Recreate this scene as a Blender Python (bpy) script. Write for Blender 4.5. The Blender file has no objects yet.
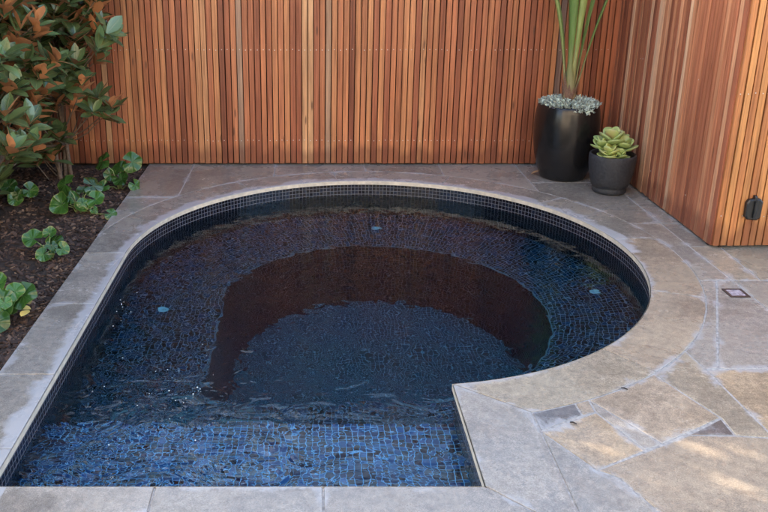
import bpy, bmesh, math, random
import numpy as np
from mathutils import Vector, Matrix, noise
rad = math.radians
scene = bpy.context.scene
COL = scene.collection

# ------------------------------------------------------------------ camera, sky, sun, exposure
CAM_H = 1.712
cd = bpy.data.cameras.new('camera'); cam = bpy.data.objects.new('camera', cd); COL.objects.link(cam)
cam.location = (0, 0, CAM_H); cam.rotation_euler = (rad(90 - 18), 0, 0)
cd.sensor_width = 36; cd.lens = 811.3 / 768 * 36
cd.shift_x = (384 - 312) / 768; cd.shift_y = -(256 - 201.6) / 768
cd.clip_start = 0.05; cd.clip_end = 3000
scene.camera = cam

SUN_EL, SUN_AZ = rad(24), math.atan2(-.78, .62)      # azimuth from +Y towards +X
world = bpy.data.worlds.new('World'); scene.world = world; world.use_nodes = True
wn = world.node_tree; bg = wn.nodes['Background']
sky = wn.nodes.new('ShaderNodeTexSky'); sky.sky_type = 'NISHITA'; sky.sun_disc = False
sky.sun_elevation = SUN_EL; sky.sun_rotation = SUN_AZ
sky.air_density = 1.0; sky.dust_density = 3.0; sky.ozone_density = 0.6
wn.links.new(sky.outputs[0], bg.inputs[0]); bg.inputs[1].default_value = 0.15
sd = bpy.data.lights.new('sun', 'SUN'); sun = bpy.data.objects.new('sun', sd); COL.objects.link(sun)
sd.energy = 3.2; sd.angle = rad(0.5); sd.color = (1.0, .86, .70)
SUN_DIR = Vector((math.sin(SUN_AZ) * math.cos(SUN_EL), math.cos(SUN_AZ) * math.cos(SUN_EL), math.sin(SUN_EL)))
sun.rotation_euler = SUN_DIR.to_track_quat('Z', 'Y').to_euler()
sun.location = SUN_DIR * 30
vs = scene.view_settings
scene.display_settings.display_device = 'sRGB'
vs.view_transform = 'Standard'; vs.look = 'None'; vs.gamma = 1; vs.use_curve_mapping = False
vs.exposure = 2.68
scene.render.engine = 'CYCLES'
cy = scene.cycles
cy.use_denoising = True
cy.max_bounces = 10; cy.diffuse_bounces = 4; cy.glossy_bounces = 4; cy.transmission_bounces = 8
cy.sample_clamp_indirect = 6

# ------------------------------------------------------------------ node helpers
class NT:
    def __init__(s, name):
        s.m = bpy.data.materials.new(name); s.m.use_nodes = True
        s.t = s.m.node_tree; s.b = s.t.nodes['Principled BSDF']; s.out = s.t.nodes['Material Output']
    def n(s, kind, **kw):
        nd = s.t.nodes.new('ShaderNode' + kind)
        for k, v in kw.items():
            if k.startswith('i_'): nd.inputs[k[2:].replace('_', ' ')].default_value = v
            else: setattr(nd, k, v)
        return nd
    def l(s, a, b): s.t.links.new(a, b)
    def math(s, op, a, b=None, c=None, clamp=False):
        nd = s.n('Math', operation=op); nd.use_clamp = clamp
        for i, v in enumerate((a, b, c)):
            if v is None: continue
            if isinstance(v, (int, float)): nd.inputs[i].default_value = v
            else: s.l(v, nd.inputs[i])
        return nd.outputs[0]
    def mix(s, f, a, b, blend='MIX'):
        nd = s.n('Mix', data_type='RGBA', blend_type=blend)
        for i, v in ((0, f), (6, a), (7, b)):
            if isinstance(v, (int, float)): nd.inputs[i].default_value = v
            elif isinstance(v, tuple): nd.inputs[i].default_value = v if len(v) == 4 else (*v, 1)
            else: s.l(v, nd.inputs[i])
        return nd.outputs[2]
    def ramp(s, f, stops):
        nd = s.n('ValToRGB'); e = nd.color_ramp.elements
        while len(e) < len(stops): e.new(.5)
        for el, (p, c) in zip(e, stops): el.position = p; el.color = (*c, 1) if len(c) == 3 else c
        s.l(f, nd.inputs[0]); return nd.outputs[0]
    def noise(s, vec, scale, detail=4, rough=.55, dist=0):
        nd = s.n('TexNoise'); nd.inputs['Scale'].default_value = scale; nd.inputs['Detail'].default_value = detail
        nd.inputs['Roughness'].default_value = rough; nd.inputs['Distortion'].default_value = dist
        if vec is not None: s.l(vec, nd.inputs['Vector'])
        return nd.outputs[0]
    def mapping(s, vec, scale=(1, 1, 1), loc=(0, 0, 0)):
        nd = s.n('Mapping'); nd.inputs['Scale'].default_value = scale; nd.inputs['Location'].default_value = loc
        s.l(vec, nd.inputs['Vector']); return nd.outputs[0]
    def coord(s, which='Object'): return s.n('TexCoord').outputs[which]
    def attr(s, name, out='Fac'): return s.n('Attribute', attribute_name=name).outputs[out]
    def bump(s, h, strength=.3, dist=.01, normal=None):
        nd = s.n('Bump'); nd.inputs['Strength'].default_value = strength; nd.inputs['Distance'].default_value = dist
        s.l(h, nd.inputs['Height'])
        if normal: s.l(normal, nd.inputs['Normal'])
        return nd.outputs[0]
    def set(s, **kw):
        for k, v in kw.items():
            inp = s.b.inputs[k.replace('_', ' ')]
            if isinstance(v, (int, float)): inp.default_value = v
            elif isinstance(v, tuple): inp.default_value = (*v, 1) if len(v) == 3 else v
            else: s.l(v, inp)
        return s

C0 = (0.380, 4.32); R0 = 1.445; R1 = 1.70      # round end of the pool and outer edge of its coping
XL, XLF = -1.065, -1.057; YF = 2.243; XJ = 0.567; XJO = .834; XG = -1.30

def mat_stone(name):
    t = NT(name); co = t.coord()
    base = t.attr('tint', 'Color')
    r_ = t.attr('rnd'); vo_ = t.n('VectorMath', operation='ADD'); t.l(co, vo_.inputs[0]); cx_ = t.n('CombineXYZ'); t.l(t.math('MULTIPLY', r_, 50), cx_.inputs[2]); t.l(cx_.outputs[0], vo_.inputs[1]); cs = vo_.outputs[0]
    n1 = t.noise(cs, 2.6, 6, .65, .1); n2 = t.noise(cs, 34, 6, .7); n3 = t.noise(cs, 210, 3, .6)
    c = t.mix(1, base, t.ramp(n1, [(.3, (.88, .88, .90)), (.5, (1, 1, 1)), (.72, (1.10, 1.08, 1.04))]), 'MULTIPLY')
    c = t.mix(1, c, t.ramp(n2, [(.3, (.70, .70, .72)), (.5, (1, 1, 1)), (.7, (1.28, 1.26, 1.22))]), 'MULTIPLY')
    c = t.mix(.8, c, t.ramp(n3, [(.3, (.55, .55, .55)), (.55, (1, 1, 1)), (.75, (1.5, 1.5, 1.48))]), 'MULTIPLY')
    # rusty and olive flecks of the sandstone
    n4 = t.noise(cs, 5, 8, .75, .3)
    c = t.mix(t.ramp(n4, [(.56, (0, 0, 0)), (.76, (.38, .38, .38))]), c, (.23, .15, .09))
    vp = t.n('TexVoronoi'); t.l(cs, vp.inputs['Vector']); vp.inputs['Scale'].default_value = 70
    pit = t.math('MULTIPLY', t.math('LESS_THAN', vp.outputs['Distance'], t.math('MULTIPLY', n2, .20)), t.math('GREATER_THAN', n1, .5))
    c = t.mix(t.math('MULTIPLY', pit, .6), c, (.06, .05, .042))
    nw = t.noise(co, 1.7, 7, .7, .3)
    wetm = t.ramp(nw, [(.50, (0, 0, 0)), (.58, (1, 1, 1))])
    c = t.mix(t.math('MULTIPLY', wetm, .30), c, (.075, .066, .058))
    # lime bloom along the water's edge, a stain with its own ragged outline
    sx = t.n('SeparateXYZ'); t.l(co, sx.inputs[0]); X, Y = sx.outputs[0], sx.outputs[1]
    dx = t.math('SUBTRACT', X, C0[0]); dy = t.math('SUBTRACT', Y, C0[1])
    rr = t.math('SUBTRACT', t.math('SQRT', t.math('ADD', t.math('MULTIPLY', dx, dx), t.math('MULTIPLY', dy, dy))), R0)
    up = t.math('GREATER_THAN', Y, C0[1])
    left = t.math('LESS_THAN', X, -1.0)
    dl = t.math('ADD', t.math('SUBTRACT', XLF, X), .01)
    d = t.math('ADD', t.math('MULTIPLY', rr, up), t.math('MULTIPLY', t.math('SUBTRACT', 1, up), t.math('ADD', t.math('MULTIPLY', dl, left), t.math('MULTIPLY', t.math('SUBTRACT', 1, left), .5))))
    edge = t.math('SUBTRACT', 1, t.math('DIVIDE', t.math('ABSOLUTE', d), .14), clamp=True)
    bl = t.math('MULTIPLY', edge, 1.0)
    nb = t.noise(co, 5.5, 6, .62, .5)
    bloom = t.ramp(t.math('ADD', t.math('MULTIPLY', bl, .62), nb), [(.78, (0, 0, 0)), (.92, (.85, .85, .85))])
    c = t.mix(bloom, c, (.40, .41, .43))
    # bloom drifting along the joints
    na = t.noise(co, 4.2, 7, .68, .4)
    c = t.mix(t.ramp(t.math('MULTIPLY_ADD', t.attr('joint'), .30, na), [(.775, (0, 0, 0)), (.87, (.7, .7, .7))]), c, (.36, .37, .385))
    t.set(Base_Color=c, Roughness=t.math('SUBTRACT', t.ramp(n1, [(.3, (.20,) * 3), (.7, (.36,) * 3)]), t.math('MULTIPLY', wetm, .12)), Specular_IOR_Level=.55)
    h = t.math('ADD', t.math('MULTIPLY', n2, .6), t.math('MULTIPLY', n3, .25))
    t.set(Normal=t.bump(h, .12, .006))
    return t.m

def mat_simple(name, col, rough=.6, bump=0, scale=40, var=.25, spec=.5, metal=0):
    t = NT(name); co = t.coord(); n = t.noise(co, scale, 5, .6)
    lo = tuple(max(0, x * (1 - var)) for x in col); hi = tuple(min(1, x * (1 + var)) for x in col)
    t.set(Base_Color=t.ramp(n, [(.3, lo), (.7, hi)]), Roughness=rough, Specular_IOR_Level=spec, Metallic=metal)
    if bump: t.set(Normal=t.bump(n, bump, .01))
    return t.m

def mat_wood(name, stops):
    t = NT(name); co = t.coord(); r = t.attr('rnd')
    off = t.n('CombineXYZ'); t.l(t.math('MULTIPLY', r, 37), off.inputs[2]); t.l(t.math('MULTIPLY', r, 11), off.inputs[0])
    va = t.n('VectorMath', operation='ADD'); t.l(co, va.inputs[0]); t.l(off.outputs[0], va.inputs[1])
    v = va.outputs[0]
    base = t.ramp(r, stops)
    g1 = t.noise(t.mapping(v, (70, 70, 1.6)), 1, 5, .6, .6)
    g2 = t.noise(t.mapping(v, (260, 260, 6)), 1, 3, .6)
    g3 = t.noise(t.mapping(v, (6, 6, 1.1)), 1, 3, .5)
    c = t.mix(1, base, t.ramp(g1, [(.28, (.58, .5, .45)), (.5, (1, 1, 1)), (.72, (1.35, 1.3, 1.2))]), 'MULTIPLY')
    c = t.mix(.6, c, t.ramp(g2, [(.3, (.7, .66, .62)), (.6, (1.15, 1.15, 1.15))]), 'MULTIPLY')
    c = t.mix(1, c, t.ramp(g3, [(.3, (.8, .75, .72)), (.65, (1.14, 1.12, 1.1))]), 'MULTIPLY')
    sz = t.n('SeparateXYZ'); t.l(co, sz.inputs[0])
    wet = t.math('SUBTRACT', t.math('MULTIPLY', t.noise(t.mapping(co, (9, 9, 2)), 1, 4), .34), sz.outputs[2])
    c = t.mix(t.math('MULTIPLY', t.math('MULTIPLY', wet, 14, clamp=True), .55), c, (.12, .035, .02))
    # knots
    vo = t.n('TexVoronoi'); t.l(t.mapping(v, (11, 11, 2.2)), vo.inputs['Vector']); vo.inputs['Scale'].default_value = 1
    c = t.mix(t.ramp(vo.outputs['Distance'], [(.05, (.7, .7, .7)), (.10, (0, 0, 0))]), c, (.07, .03, .018))
    t.set(Base_Color=c, Roughness=t.ramp(g1, [(.3, (.5,) * 3), (.7, (.36,) * 3)]), Specular_IOR_Level=.4, Normal=t.bump(g2, .25, .002))
    return t.m

PITCH = .0263
def mat_tile(name='pool_mosaic', deep=False):
    t = NT(name); uv = t.coord('UV')
    sc = t.n('VectorMath', operation='SCALE'); t.l(uv, sc.inputs[0]); sc.inputs[3].default_value = 1 / PITCH
    sx = t.n('SeparateXYZ'); t.l(sc.outputs[0], sx.inputs[0])
    fl = t.n('VectorMath', operation='FLOOR'); t.l(sc.outputs[0], fl.inputs[0])
    def edge(o):
        f = t.math('FRACT', o); return t.math('ABSOLUTE', t.math('SUBTRACT', f, .5))
    e = t.math('MAXIMUM', edge(sx.outputs[0]), edge(sx.outputs[1]))
    g = t.math('MULTIPLY', t.math('SUBTRACT', e, .425), 30, clamp=True)
    wn_ = t.n('TexWhiteNoise', noise_dimensions='2D'); t.l(fl.outputs[0], wn_.inputs[0])
    tile = t.ramp(wn_.outputs[0], [(0, (.008, .009, .02)), (.3, (.014, .011, .022)), (.6, (.024, .017, .028)), (.75, (.010, .03, .07)), (.9, (.012, .05, .12)), (1, (.02, .025, .045))])
    if name == 'shaded_wall_mosaic': tile = t.ramp(wn_.outputs[0], [(0, (.006, .007, .013)), (.5, (.012, .010, .018)), (.8, (.010, .016, .035)), (1, (.02, .02, .03))])  # darker copy of the mosaic, with the walls' low light put into its colour
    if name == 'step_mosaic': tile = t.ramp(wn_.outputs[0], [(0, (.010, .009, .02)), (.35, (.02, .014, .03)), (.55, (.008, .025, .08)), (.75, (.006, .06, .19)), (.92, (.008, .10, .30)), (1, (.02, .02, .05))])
    nn = t.noise(t.coord(), 60, 4, .6)
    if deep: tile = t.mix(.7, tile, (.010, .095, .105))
    tile = t.mix(.5, tile, t.ramp(nn, [(.35, (.5, .5, .5)), (.7, (1.6, 1.5, 1.5))]), 'MULTIPLY')
    glo, ghi = {'shaded_wall_mosaic': ((.07, .08, .10), (.17, .18, .21)), 'step_mosaic': ((.16, .38, .66), (.30, .60, .90)), 'floor_mosaic': ((.10, .36, .40), (.20, .52, .56))}.get(name, ((.17, .17, .24), (.32, .33, .43)))
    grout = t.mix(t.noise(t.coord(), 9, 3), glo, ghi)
    c = t.mix(g, tile, grout)
    t.set(Base_Color=c, Roughness=t.math('MULTIPLY_ADD', g, .5, .12), Specular_IOR_Level=.6)
    t.set(Normal=t.bump(t.math('SUBTRACT', 1, g), .35, .002))
    return t.m

def mat_water():
    t = NT('pool_water'); t.t.nodes.remove(t.b)
    co = t.coord(); sx = t.n('SeparateXYZ'); t.l(co, sx.inputs[0]); X, Y = sx.outputs[0], sx.outputs[1]
    # calm round end, agitated water over the steps where the return jets run
    a1 = t.math('MULTIPLY', t.math('SUBTRACT', 3.3, Y), 1.3, clamp=True)
    a2 = t.math('ADD', .30, t.math('MULTIPLY', t.math('SUBTRACT', .1, X), .75, clamp=True))
    ag = t.math('MULTIPLY', a1, a2)
    lw = t.math('MULTIPLY', t.math('SUBTRACT', .55, X), .8, clamp=True)
    fine = t.noise(co, 21, 1, .5, .8)
    mid = t.noise(co, 7.5, 1, .5, 1.0)
    big = t.noise(t.mapping(co, (1.0, 1.5, 1)), 3.2, 2, .5, 2.0)
    big2 = t.noise(t.mapping(co, (1.0, 1.3, 1)), 12, 2, .5, 1.2)
    calm = t.math('ADD', t.math('MULTIPLY', fine, t.math('MULTIPLY_ADD', lw, .0013, .0002)), t.math('MULTIPLY', mid, t.math('MULTIPLY_ADD', lw, .0040, .0050)))
    rough = t.math('ADD', t.math('MULTIPLY', big, .085), t.math('MULTIPLY', big2, .0085))
    h = t.math('ADD', calm, t.math('MULTIPLY', ag, rough))
    bp = t.bump(h, 1.0, 1.0)
    rf_ = t.n('BsdfRefraction'); rf_.inputs['IOR'].default_value = 1.33; rf_.inputs['Roughness'].default_value = 0; rf_.inputs['Color'].default_value = (.93, .98, 1, 1); t.l(bp, rf_.inputs['Normal'])
    gs = t.n('BsdfGlossy'); gs.inputs['Roughness'].default_value = 0; t.l(bp, gs.inputs['Normal'])
    fr = t.n('Fresnel'); fr.inputs['IOR'].default_value = 1.33; t.l(bp, fr.inputs['Normal'])
    ms = t.n('MixShader'); t.l(t.math('MULTIPLY', fr.outputs[0], .88), ms.inputs[0]); t.l(rf_.outputs[0], ms.inputs[1]); t.l(gs.outputs[0], ms.inputs[2]); t.l(ms.outputs[0], t.out.inputs['Surface'])
    va = t.n('VolumeAbsorption'); va.inputs['Color'].default_value = (.02, .81, .92, 1); va.inputs['Density'].default_value = 1.5
    t.l(va.outputs[0], t.out.inputs['Volume'])
    return t.m

def mat_leaf(name, top, under, rough=.3, vein=0, mid=0):
    t = NT(name); r = t.attr('rnd'); co = t.coord()
    n = t.noise(co, 14, 3)
    tc = t.mix(r, tuple(x * .4 for x in top), tuple(min(1, x * 1.5) for x in top))
    tc = t.mix(t.ramp(n, [(.4, (0, 0, 0)), (.8, (.5, .5, .5))]), tc, tuple(min(1, x * 1.3 + .01) for x in top))
    if vein:
        sp_ = t.n('SeparateXYZ'); t.l(t.coord('UV'), sp_.inputs[0])
        vv = t.math('ABSOLUTE', t.math('SINE', t.math('MULTIPLY', sp_.outputs[0], 5.5)))
        vl = t.math('SUBTRACT', 1, t.math('MULTIPLY', vv, t.math('MULTIPLY_ADD', sp_.outputs[1], 9, 2)), clamp=True)
        tc = t.mix(t.math('MULTIPLY', vl, .55), tc, tuple(min(1, x * 2.2 + .03) for x in top))
        rim = t.math('MULTIPLY', t.math('SUBTRACT', sp_.outputs[1], .86), 5, clamp=True)
        tc = t.mix(t.math('MULTIPLY', rim, r), tc, (.22, .26, .07))
        t.set(Normal=t.bump(vv, .5, .004))
    if mid:
        sp_ = t.n('SeparateXYZ'); t.l(t.coord('UV'), sp_.inputs[0])
        au = t.math('ABSOLUTE', sp_.outputs[0]); rib = t.math('SUBTRACT', 1, t.math('MULTIPLY', au, 9), clamp=True)
        side = t.math('SINE', t.math('MULTIPLY_ADD', sp_.outputs[1], 62, t.math('MULTIPLY', au, -14)))
        tc = t.mix(t.math('MULTIPLY', rib, .6), tc, (.24, .28, .12))
        tc = t.mix(t.math('MULTIPLY', t.math('GREATER_THAN', n, .62), .35), tc, (.20, .20, .07))
        t.set(Normal=t.bump(t.math('MULTIPLY_ADD', rib, .6, t.math('MULTIPLY', side, .12)), .5, .003))
    uc = t.mix(r, tuple(x * .6 for x in under), tuple(min(1, x * 1.35) for x in under))
    bf = t.n('NewGeometry').outputs['Backfacing']
    c = t.mix(bf, tc, uc)
    t.set(Base_Color=c, Roughness=t.math('MULTIPLY_ADD', bf, .35, rough), Specular_IOR_Level=.5)
    if vein or mid: t.set(Coat_Weight=.35, Coat_Roughness=.12)
    tr = t.n('BsdfTranslucent'); t.l(c, tr.inputs[0])
    ms = t.n('MixShader'); ms.inputs[0].default_value = .18
    t.l(t.b.outputs[0], ms.inputs[1]); t.l(tr.outputs[0], ms.inputs[2]); t.l(ms.outputs[0], t.out.inputs[0])
    return t.m

# ------------------------------------------------------------------ mesh helpers
class MB:
    def __init__(s): s.v = []; s.f = []; s.r = []; s.tint = []; s.j = []; s.uv = []; s.cr = 0; s.ct = (1, 1, 1); s.sm = []
    def add(s, vs_, fs, uvs=None, joint=None, smooth=False):
        o = len(s.v); s.v += [tuple(p) for p in vs_]
        for k, f in enumerate(fs):
            s.f.append(tuple(i + o for i in f)); s.r.append(s.cr); s.tint.append(s.ct); s.sm.append(smooth)
            if uvs is not None: s.uv.append([uvs[i] for i in f])
            else: s.uv.append([(0, 0)] * len(f))
        s.j += list(joint) if joint is not None else [0.0] * len(vs_)
    def box(s, a, b):
        x0, y0, z0 = a; x1, y1, z1 = b
        s.add([(x0, y0, z0), (x1, y0, z0), (x1, y1, z0), (x0, y1, z0), (x0, y0, z1), (x1, y0, z1), (x1, y1, z1), (x0, y1, z1)],
              [(0, 3, 2, 1), (4, 5, 6, 7), (0, 1, 5, 4), (1, 2, 6, 5), (2, 3, 7, 6), (3, 0, 4, 7)])
    def grid(s, rows, uvrows=None, closed=False, smooth=True):
        n = len(rows[0]); vs_ = [p for r in rows for p in r]; fs = []
        uv = [q for r in uvrows for q in r] if uvrows else None
        for i in range(len(rows) - 1):
            for j in range(n if closed else n - 1):
                k = (j + 1) % n
                fs.append((i * n + j, i * n + k, (i + 1) * n + k, (i + 1) * n + j))
        s.add(vs_, fs, uv, smooth=smooth)
    def tube(s, pts, rs, n=8, cap=True):
        pts = [Vector(p) for p in pts]; rows = []
        for i, p in enumerate(pts):
            d = (pts[min(i + 1, len(pts) - 1)] - pts[max(i - 1, 0)]).normalized()
            q = d.to_track_quat('Z', 'Y'); r = rs[i] if hasattr(rs, '__len__') else rs
            rows.append([p + q @ Vector((r * math.cos(a), r * math.sin(a), 0)) for a in [2 * math.pi * k / n for k in range(n)]])
        s.grid(rows, closed=True)
        if cap:
            s.add(rows[-1], [tuple(range(n))]); s.add(rows[0], [tuple(range(n))[::-1]])
    def lathe(s, prof, c=(0, 0, 0), n=48, wob=0):
        rows = []
        for r, z in prof:
            rows.append([(c[0] + r * math.cos(a), c[1] + r * math.sin(a), c[2] + z) for a in [2 * math.pi * k / n for k in range(n)]])
        s.grid(rows, closed=True)
    def build(s, name, m, parent=None, bevel=0):
        me = bpy.data.meshes.new(name); me.from_pydata(s.v, [], s.f); me.validate(verbose=False)
        if len(me.polygons) == len(s.f):
            a = me.attributes.new('rnd', 'FLOAT', 'FACE'); a.data.foreach_set('value', s.r)
            a = me.attributes.new('tint', 'FLOAT_COLOR', 'FACE')
            a.data.foreach_set('color', np.array([(*c, 1) for c in s.tint], dtype=np.float32).ravel())
            a = me.attributes.new('joint', 'FLOAT', 'POINT'); a.data.foreach_set('value', s.j)
            u = me.uv_layers.new(name='uv')
            u.data.foreach_set('uv', np.array([q for f in s.uv for q in f], dtype=np.float32).ravel())
            me.polygons.foreach_set('use_smooth', s.sm)
        else: print('ATTR SKIPPED', name, len(me.polygons), len(s.f))
        me.materials.append(m); me.update()
        o = bpy.data.objects.new(name, me); COL.objects.link(o)
        if parent: o.parent = parent; o.matrix_parent_inverse = Matrix.Translation(-Vector(parent.location))
        if bevel:
            b = o.modifiers.new('bevel', 'BEVEL'); b.width = bevel; b.segments = 2; b.limit_method = 'ANGLE'
        return o

def tag(o, label=None, cat=None, group=None, kind=None):
    for k, v in (('label', label), ('category', cat), ('group', group), ('kind', kind)):
        if v: o[k] = v
    return o
def empty(name, loc, label, cat, group=None):
    o = bpy.data.objects.new(name, None); COL.objects.link(o); o.location = loc; o.empty_display_size = .1
    return tag(o, label, cat, group)

U0, RR, YH, CX = 1.8, 853.0, -62.0, 312.0
SN, CS = math.sin(rad(18)), math.cos(rad(18))
def G(x, y, z=0.0):            # a spot measured on the photograph, as a point on the level z
    u = (CAM_H - z) / CS; v = y - YH
    return (u * (x - CX) / v, u * (RR / v - SN))
def UW(x, y, d, w=-.115):      # the same under d metres of water
    p = G(x, y, w); L = math.hypot(*p); h = CAM_H - w
    s = L / math.hypot(L, h) / 1.33; k = 1 + (s / math.sqrt(1 - s * s)) * d / L
    return (p[0] * k, p[1] * k)

def poly_inset(pts, d):
    n = len(pts); A = sum(pts[i][0] * pts[(i + 1) % n][1] - pts[(i + 1) % n][0] * pts[i][1] for i in range(n)) / 2
    if A < 0: pts = pts[::-1]
    out = []
    for i in range(n):
        p0, p1, p2 = (Vector(pts[i - 1]), Vector(pts[i]), Vector(pts[(i + 1) % n]))
        e1 = (p1 - p0).normalized(); e2 = (p2 - p1).normalized()
        n1 = Vector((-e1.y, e1.x)); n2 = Vector((-e2.y, e2.x)); b = n1 + n2
        if b.length < 1e-6: b = n1
        b.normalize(); k = d / max(.35, b.dot(n1)); out.append(tuple(p1 + b * k))
    return out, pts
def clean(pts):
    o = []
    for p in pts:
        if not o or math.hypot(p[0] - o[-1][0], p[1] - o[-1][1]) > 1e-4: o.append(p)
    if math.hypot(o[0][0] - o[-1][0], o[0][1] - o[-1][1]) < 1e-4: o.pop()
    return o
rng = random.Random(7)
from mathutils.geometry import delaunay_2d_cdt
def slab(mb, pts, gap, tint, top=0.0, depth=.012, edge_gap=None):
    """one flagstone: dressed edge, faintly riven top, the distance to its joints kept per vertex"""
    pts = clean(pts)
    a, _ = poly_inset(pts, gap); b, _ = poly_inset(a, .0022)
    a = [(p[0] + rng.gauss(0, .0006), p[1] + rng.gauss(0, .0006)) for p in a]
    top += rng.uniform(-.0006, .0006)
    n = len(a)
    xs = [p[0] for p in b]; ys = [p[1] for p in b]; near = min(ys) < 6.4 and max(ys) > 1.7 and min(xs) < 3.2
    st = .03 if near else .25; P = [Vector(p) for p in b]; seg = [(P[i], P[(i + 1) % n]) for i in range(n)]
    A0 = np.array([p for p in b]); A1 = np.roll(A0, -1, axis=0); D = A1 - A0; DD = (D ** 2).sum(1) + 1e-12
    def dist(x, y):
        t_ = np.clip(((x - A0[:, 0]) * D[:, 0] + (y - A0[:, 1]) * D[:, 1]) / DD, 0, 1)
        return float(np.sqrt(((x - A0[:, 0] - t_ * D[:, 0]) ** 2 + (y - A0[:, 1] - t_ * D[:, 1]) ** 2).min()))
    def inside(x, y):
        c = False
        for p, q in seg:
            if (p.y > y) != (q.y > y) and x < (q.x - p.x) * (y - p.y) / (q.y - p.y) + p.x: c = not c
        return c
    x = min(xs) + st / 2; row = 0
    while x < max(xs):
        y = min(ys) + st / 2 * (1 + row % 2)
        while y < max(ys):
            if inside(x, y) and dist(x, y) > .011: P.append(Vector((x + rng.uniform(-.003, .003), y + rng.uniform(-.003, .003))))
            y += st
        x += st * .87; row += 1
    V, E_, F, *_ = delaunay_2d_cdt(P, [(i, (i + 1) % n) for i in range(n)], [], 1, 1e-6)
    sd_ = rng.random() * 90
    rm = {}
    v = [(p[0], p[1], top - depth) for p in a] + [(p[0], p[1], top - .0022) for p in a]
    j = [1.0] * (2 * n); o = 2 * n
    for p in V:
        d = dist(p.x, p.y); v.append((p.x, p.y, top + min(1, d / .03) * .0022 * noise.noise(Vector((p.x * 7, p.y * 7, sd_))))); j.append(max(0, 1 - d / .08))
    look = {(round(p.x, 5), round(p.y, 5)): k for k, p in enumerate(V)}
    idx = [look.get((round(p[0], 5), round(p[1], 5))) for p in b]
    f = []
    for i in range(n):
        k = (i + 1) % n
        f.append((i, k, n + k, n + i))
        if idx[i] is not None and idx[k] is not None: f.append((n + i, n + k, o + idx[k], o + idx[i]))
    for t_ in F:
        q = [V[i] for i in t_]
        ar = (q[1].x - q[0].x) * (q[2].y - q[0].y) - (q[1].y - q[0].y) * (q[2].x - q[0].x)
        f.append(tuple(o + i for i in (t_ if ar > 0 else list(t_)[::-1])))
    mb.cr = rng.random(); mb.ct = tint
    mb.add(v, f, joint=j)
def arc(r, a0, a1, n=None, c=C0):
    n = n or max(2, int(abs(a1 - a0) / 2.0) + 1)
    return [(c[0] + r * math.cos(rad(a0 + (a1 - a0) * i / n)), c[1] + r * math.sin(rad(a0 + (a1 - a0) * i / n))) for i in range(n + 1)]

# ------------------------------------------------------------------ materials
M_STONE = mat_stone('sandstone_paving')
M_MORTAR = mat_simple('mortar', (.33, .32, .31), .9, .6, 55, .4)
M_TILE = mat_tile(); M_TILE2 = mat_tile('floor_mosaic', True); M_TILEW = mat_tile('shaded_wall_mosaic'); M_TILES = mat_tile('step_mosaic'); M_WATER = mat_water()
WSTOPS = [(0, (.20, .065, .036)), (.2, (.31, .105, .054)), (.45, (.40, .15, .074)), (.7, (.44, .18, .085)), (.9, (.49, .225, .105)), (.98, (.58, .35, .19)), (1, (.22, .15, .125))]
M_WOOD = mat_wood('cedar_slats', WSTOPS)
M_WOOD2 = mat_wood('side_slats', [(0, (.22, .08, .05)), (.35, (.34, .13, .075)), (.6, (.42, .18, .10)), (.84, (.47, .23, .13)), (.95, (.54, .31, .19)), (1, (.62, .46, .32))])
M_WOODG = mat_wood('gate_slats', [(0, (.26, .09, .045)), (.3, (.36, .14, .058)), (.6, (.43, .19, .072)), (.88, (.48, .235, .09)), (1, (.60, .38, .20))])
M_DARK = mat_simple('dark_paling', (.025, .016, .012), .9, .2)
M_SOIL = mat_simple('soil', (.035, .024, .018), .95, .8, 30, .5)
M_STEEL = mat_simple('stainless_screw', (.6, .6, .6), .35, metal=1)

# ------------------------------------------------------------------ ground, paving bed
def ring_sheet(name, outer, hole, z, m, kind='structure'):
    bm = bmesh.new()
    es = []
    for loop in (outer, hole):
        vs_ = [bm.verts.new((p[0], p[1], z)) for p in loop]
        es += [bm.edges.new((vs_[i], vs_[(i + 1) % len(vs_)])) for i in range(len(vs_))]
    bmesh.ops.triangle_fill(bm, edges=es, use_beauty=True)
    bmesh.ops.recalc_face_normals(bm, faces=bm.faces)
    for f in bm.faces:
        if f.normal.z < 0: f.normal_flip()
    me = bpy.data.meshes.new(name); bm.to_mesh(me); bm.free(); me.materials.append(m)
    o = bpy.data.objects.new(name, me); COL.objects.link(o)
    if kind: o['kind'] = kind
    return o
A_J = math.degrees(math.atan2(-(R0 ** 2 - (XJ - C0[0]) ** 2) ** .5, XJ - C0[0]))   # where the straight jog meets the circle
def outline(off=0.0):
    """water's edge of the pool, anticlockwise; off > 0 grows it"""
    r = R0 + off
    aj = math.degrees(math.atan2(-(r ** 2 - (XJ + off - C0[0]) ** 2) ** .5, XJ + off - C0[0]))
    return [(XLF - off, YF - off), (XJ + off, YF - off)] + arc(r, aj, 180, 96)
ground = ring_sheet('ground', [(-600, -600), (600, -600), (600, 600), (-600, 600)], [(-1.31, -2.5), (5.2, -2.5), (5.2, 6.32), (-1.31, 6.32)], -.06, M_SOIL)
bed = ring_sheet('paving_bed', [(-1.296, -2.5), (5.2, -2.5), (5.2, 6.32), (-1.296, 6.32)], outline(.006), -.0026, M_MORTAR)
# garden bed, slightly mounded mulch
rows = []
for i in range(60):
    y = -2.4 + i * .15
    rows.append([(-1.302 - j * .06, y, -.035 + .03 * min(1, j / 6) + .035 * noise.noise(Vector((j * .06 * 2.5, y * 2.5, 0)))) for j in range(34)][::-1])
mb = MB(); mb.grid(rows); soil = mb.build('garden_soil', M_SOIL); soil['kind'] = 'structure'

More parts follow.
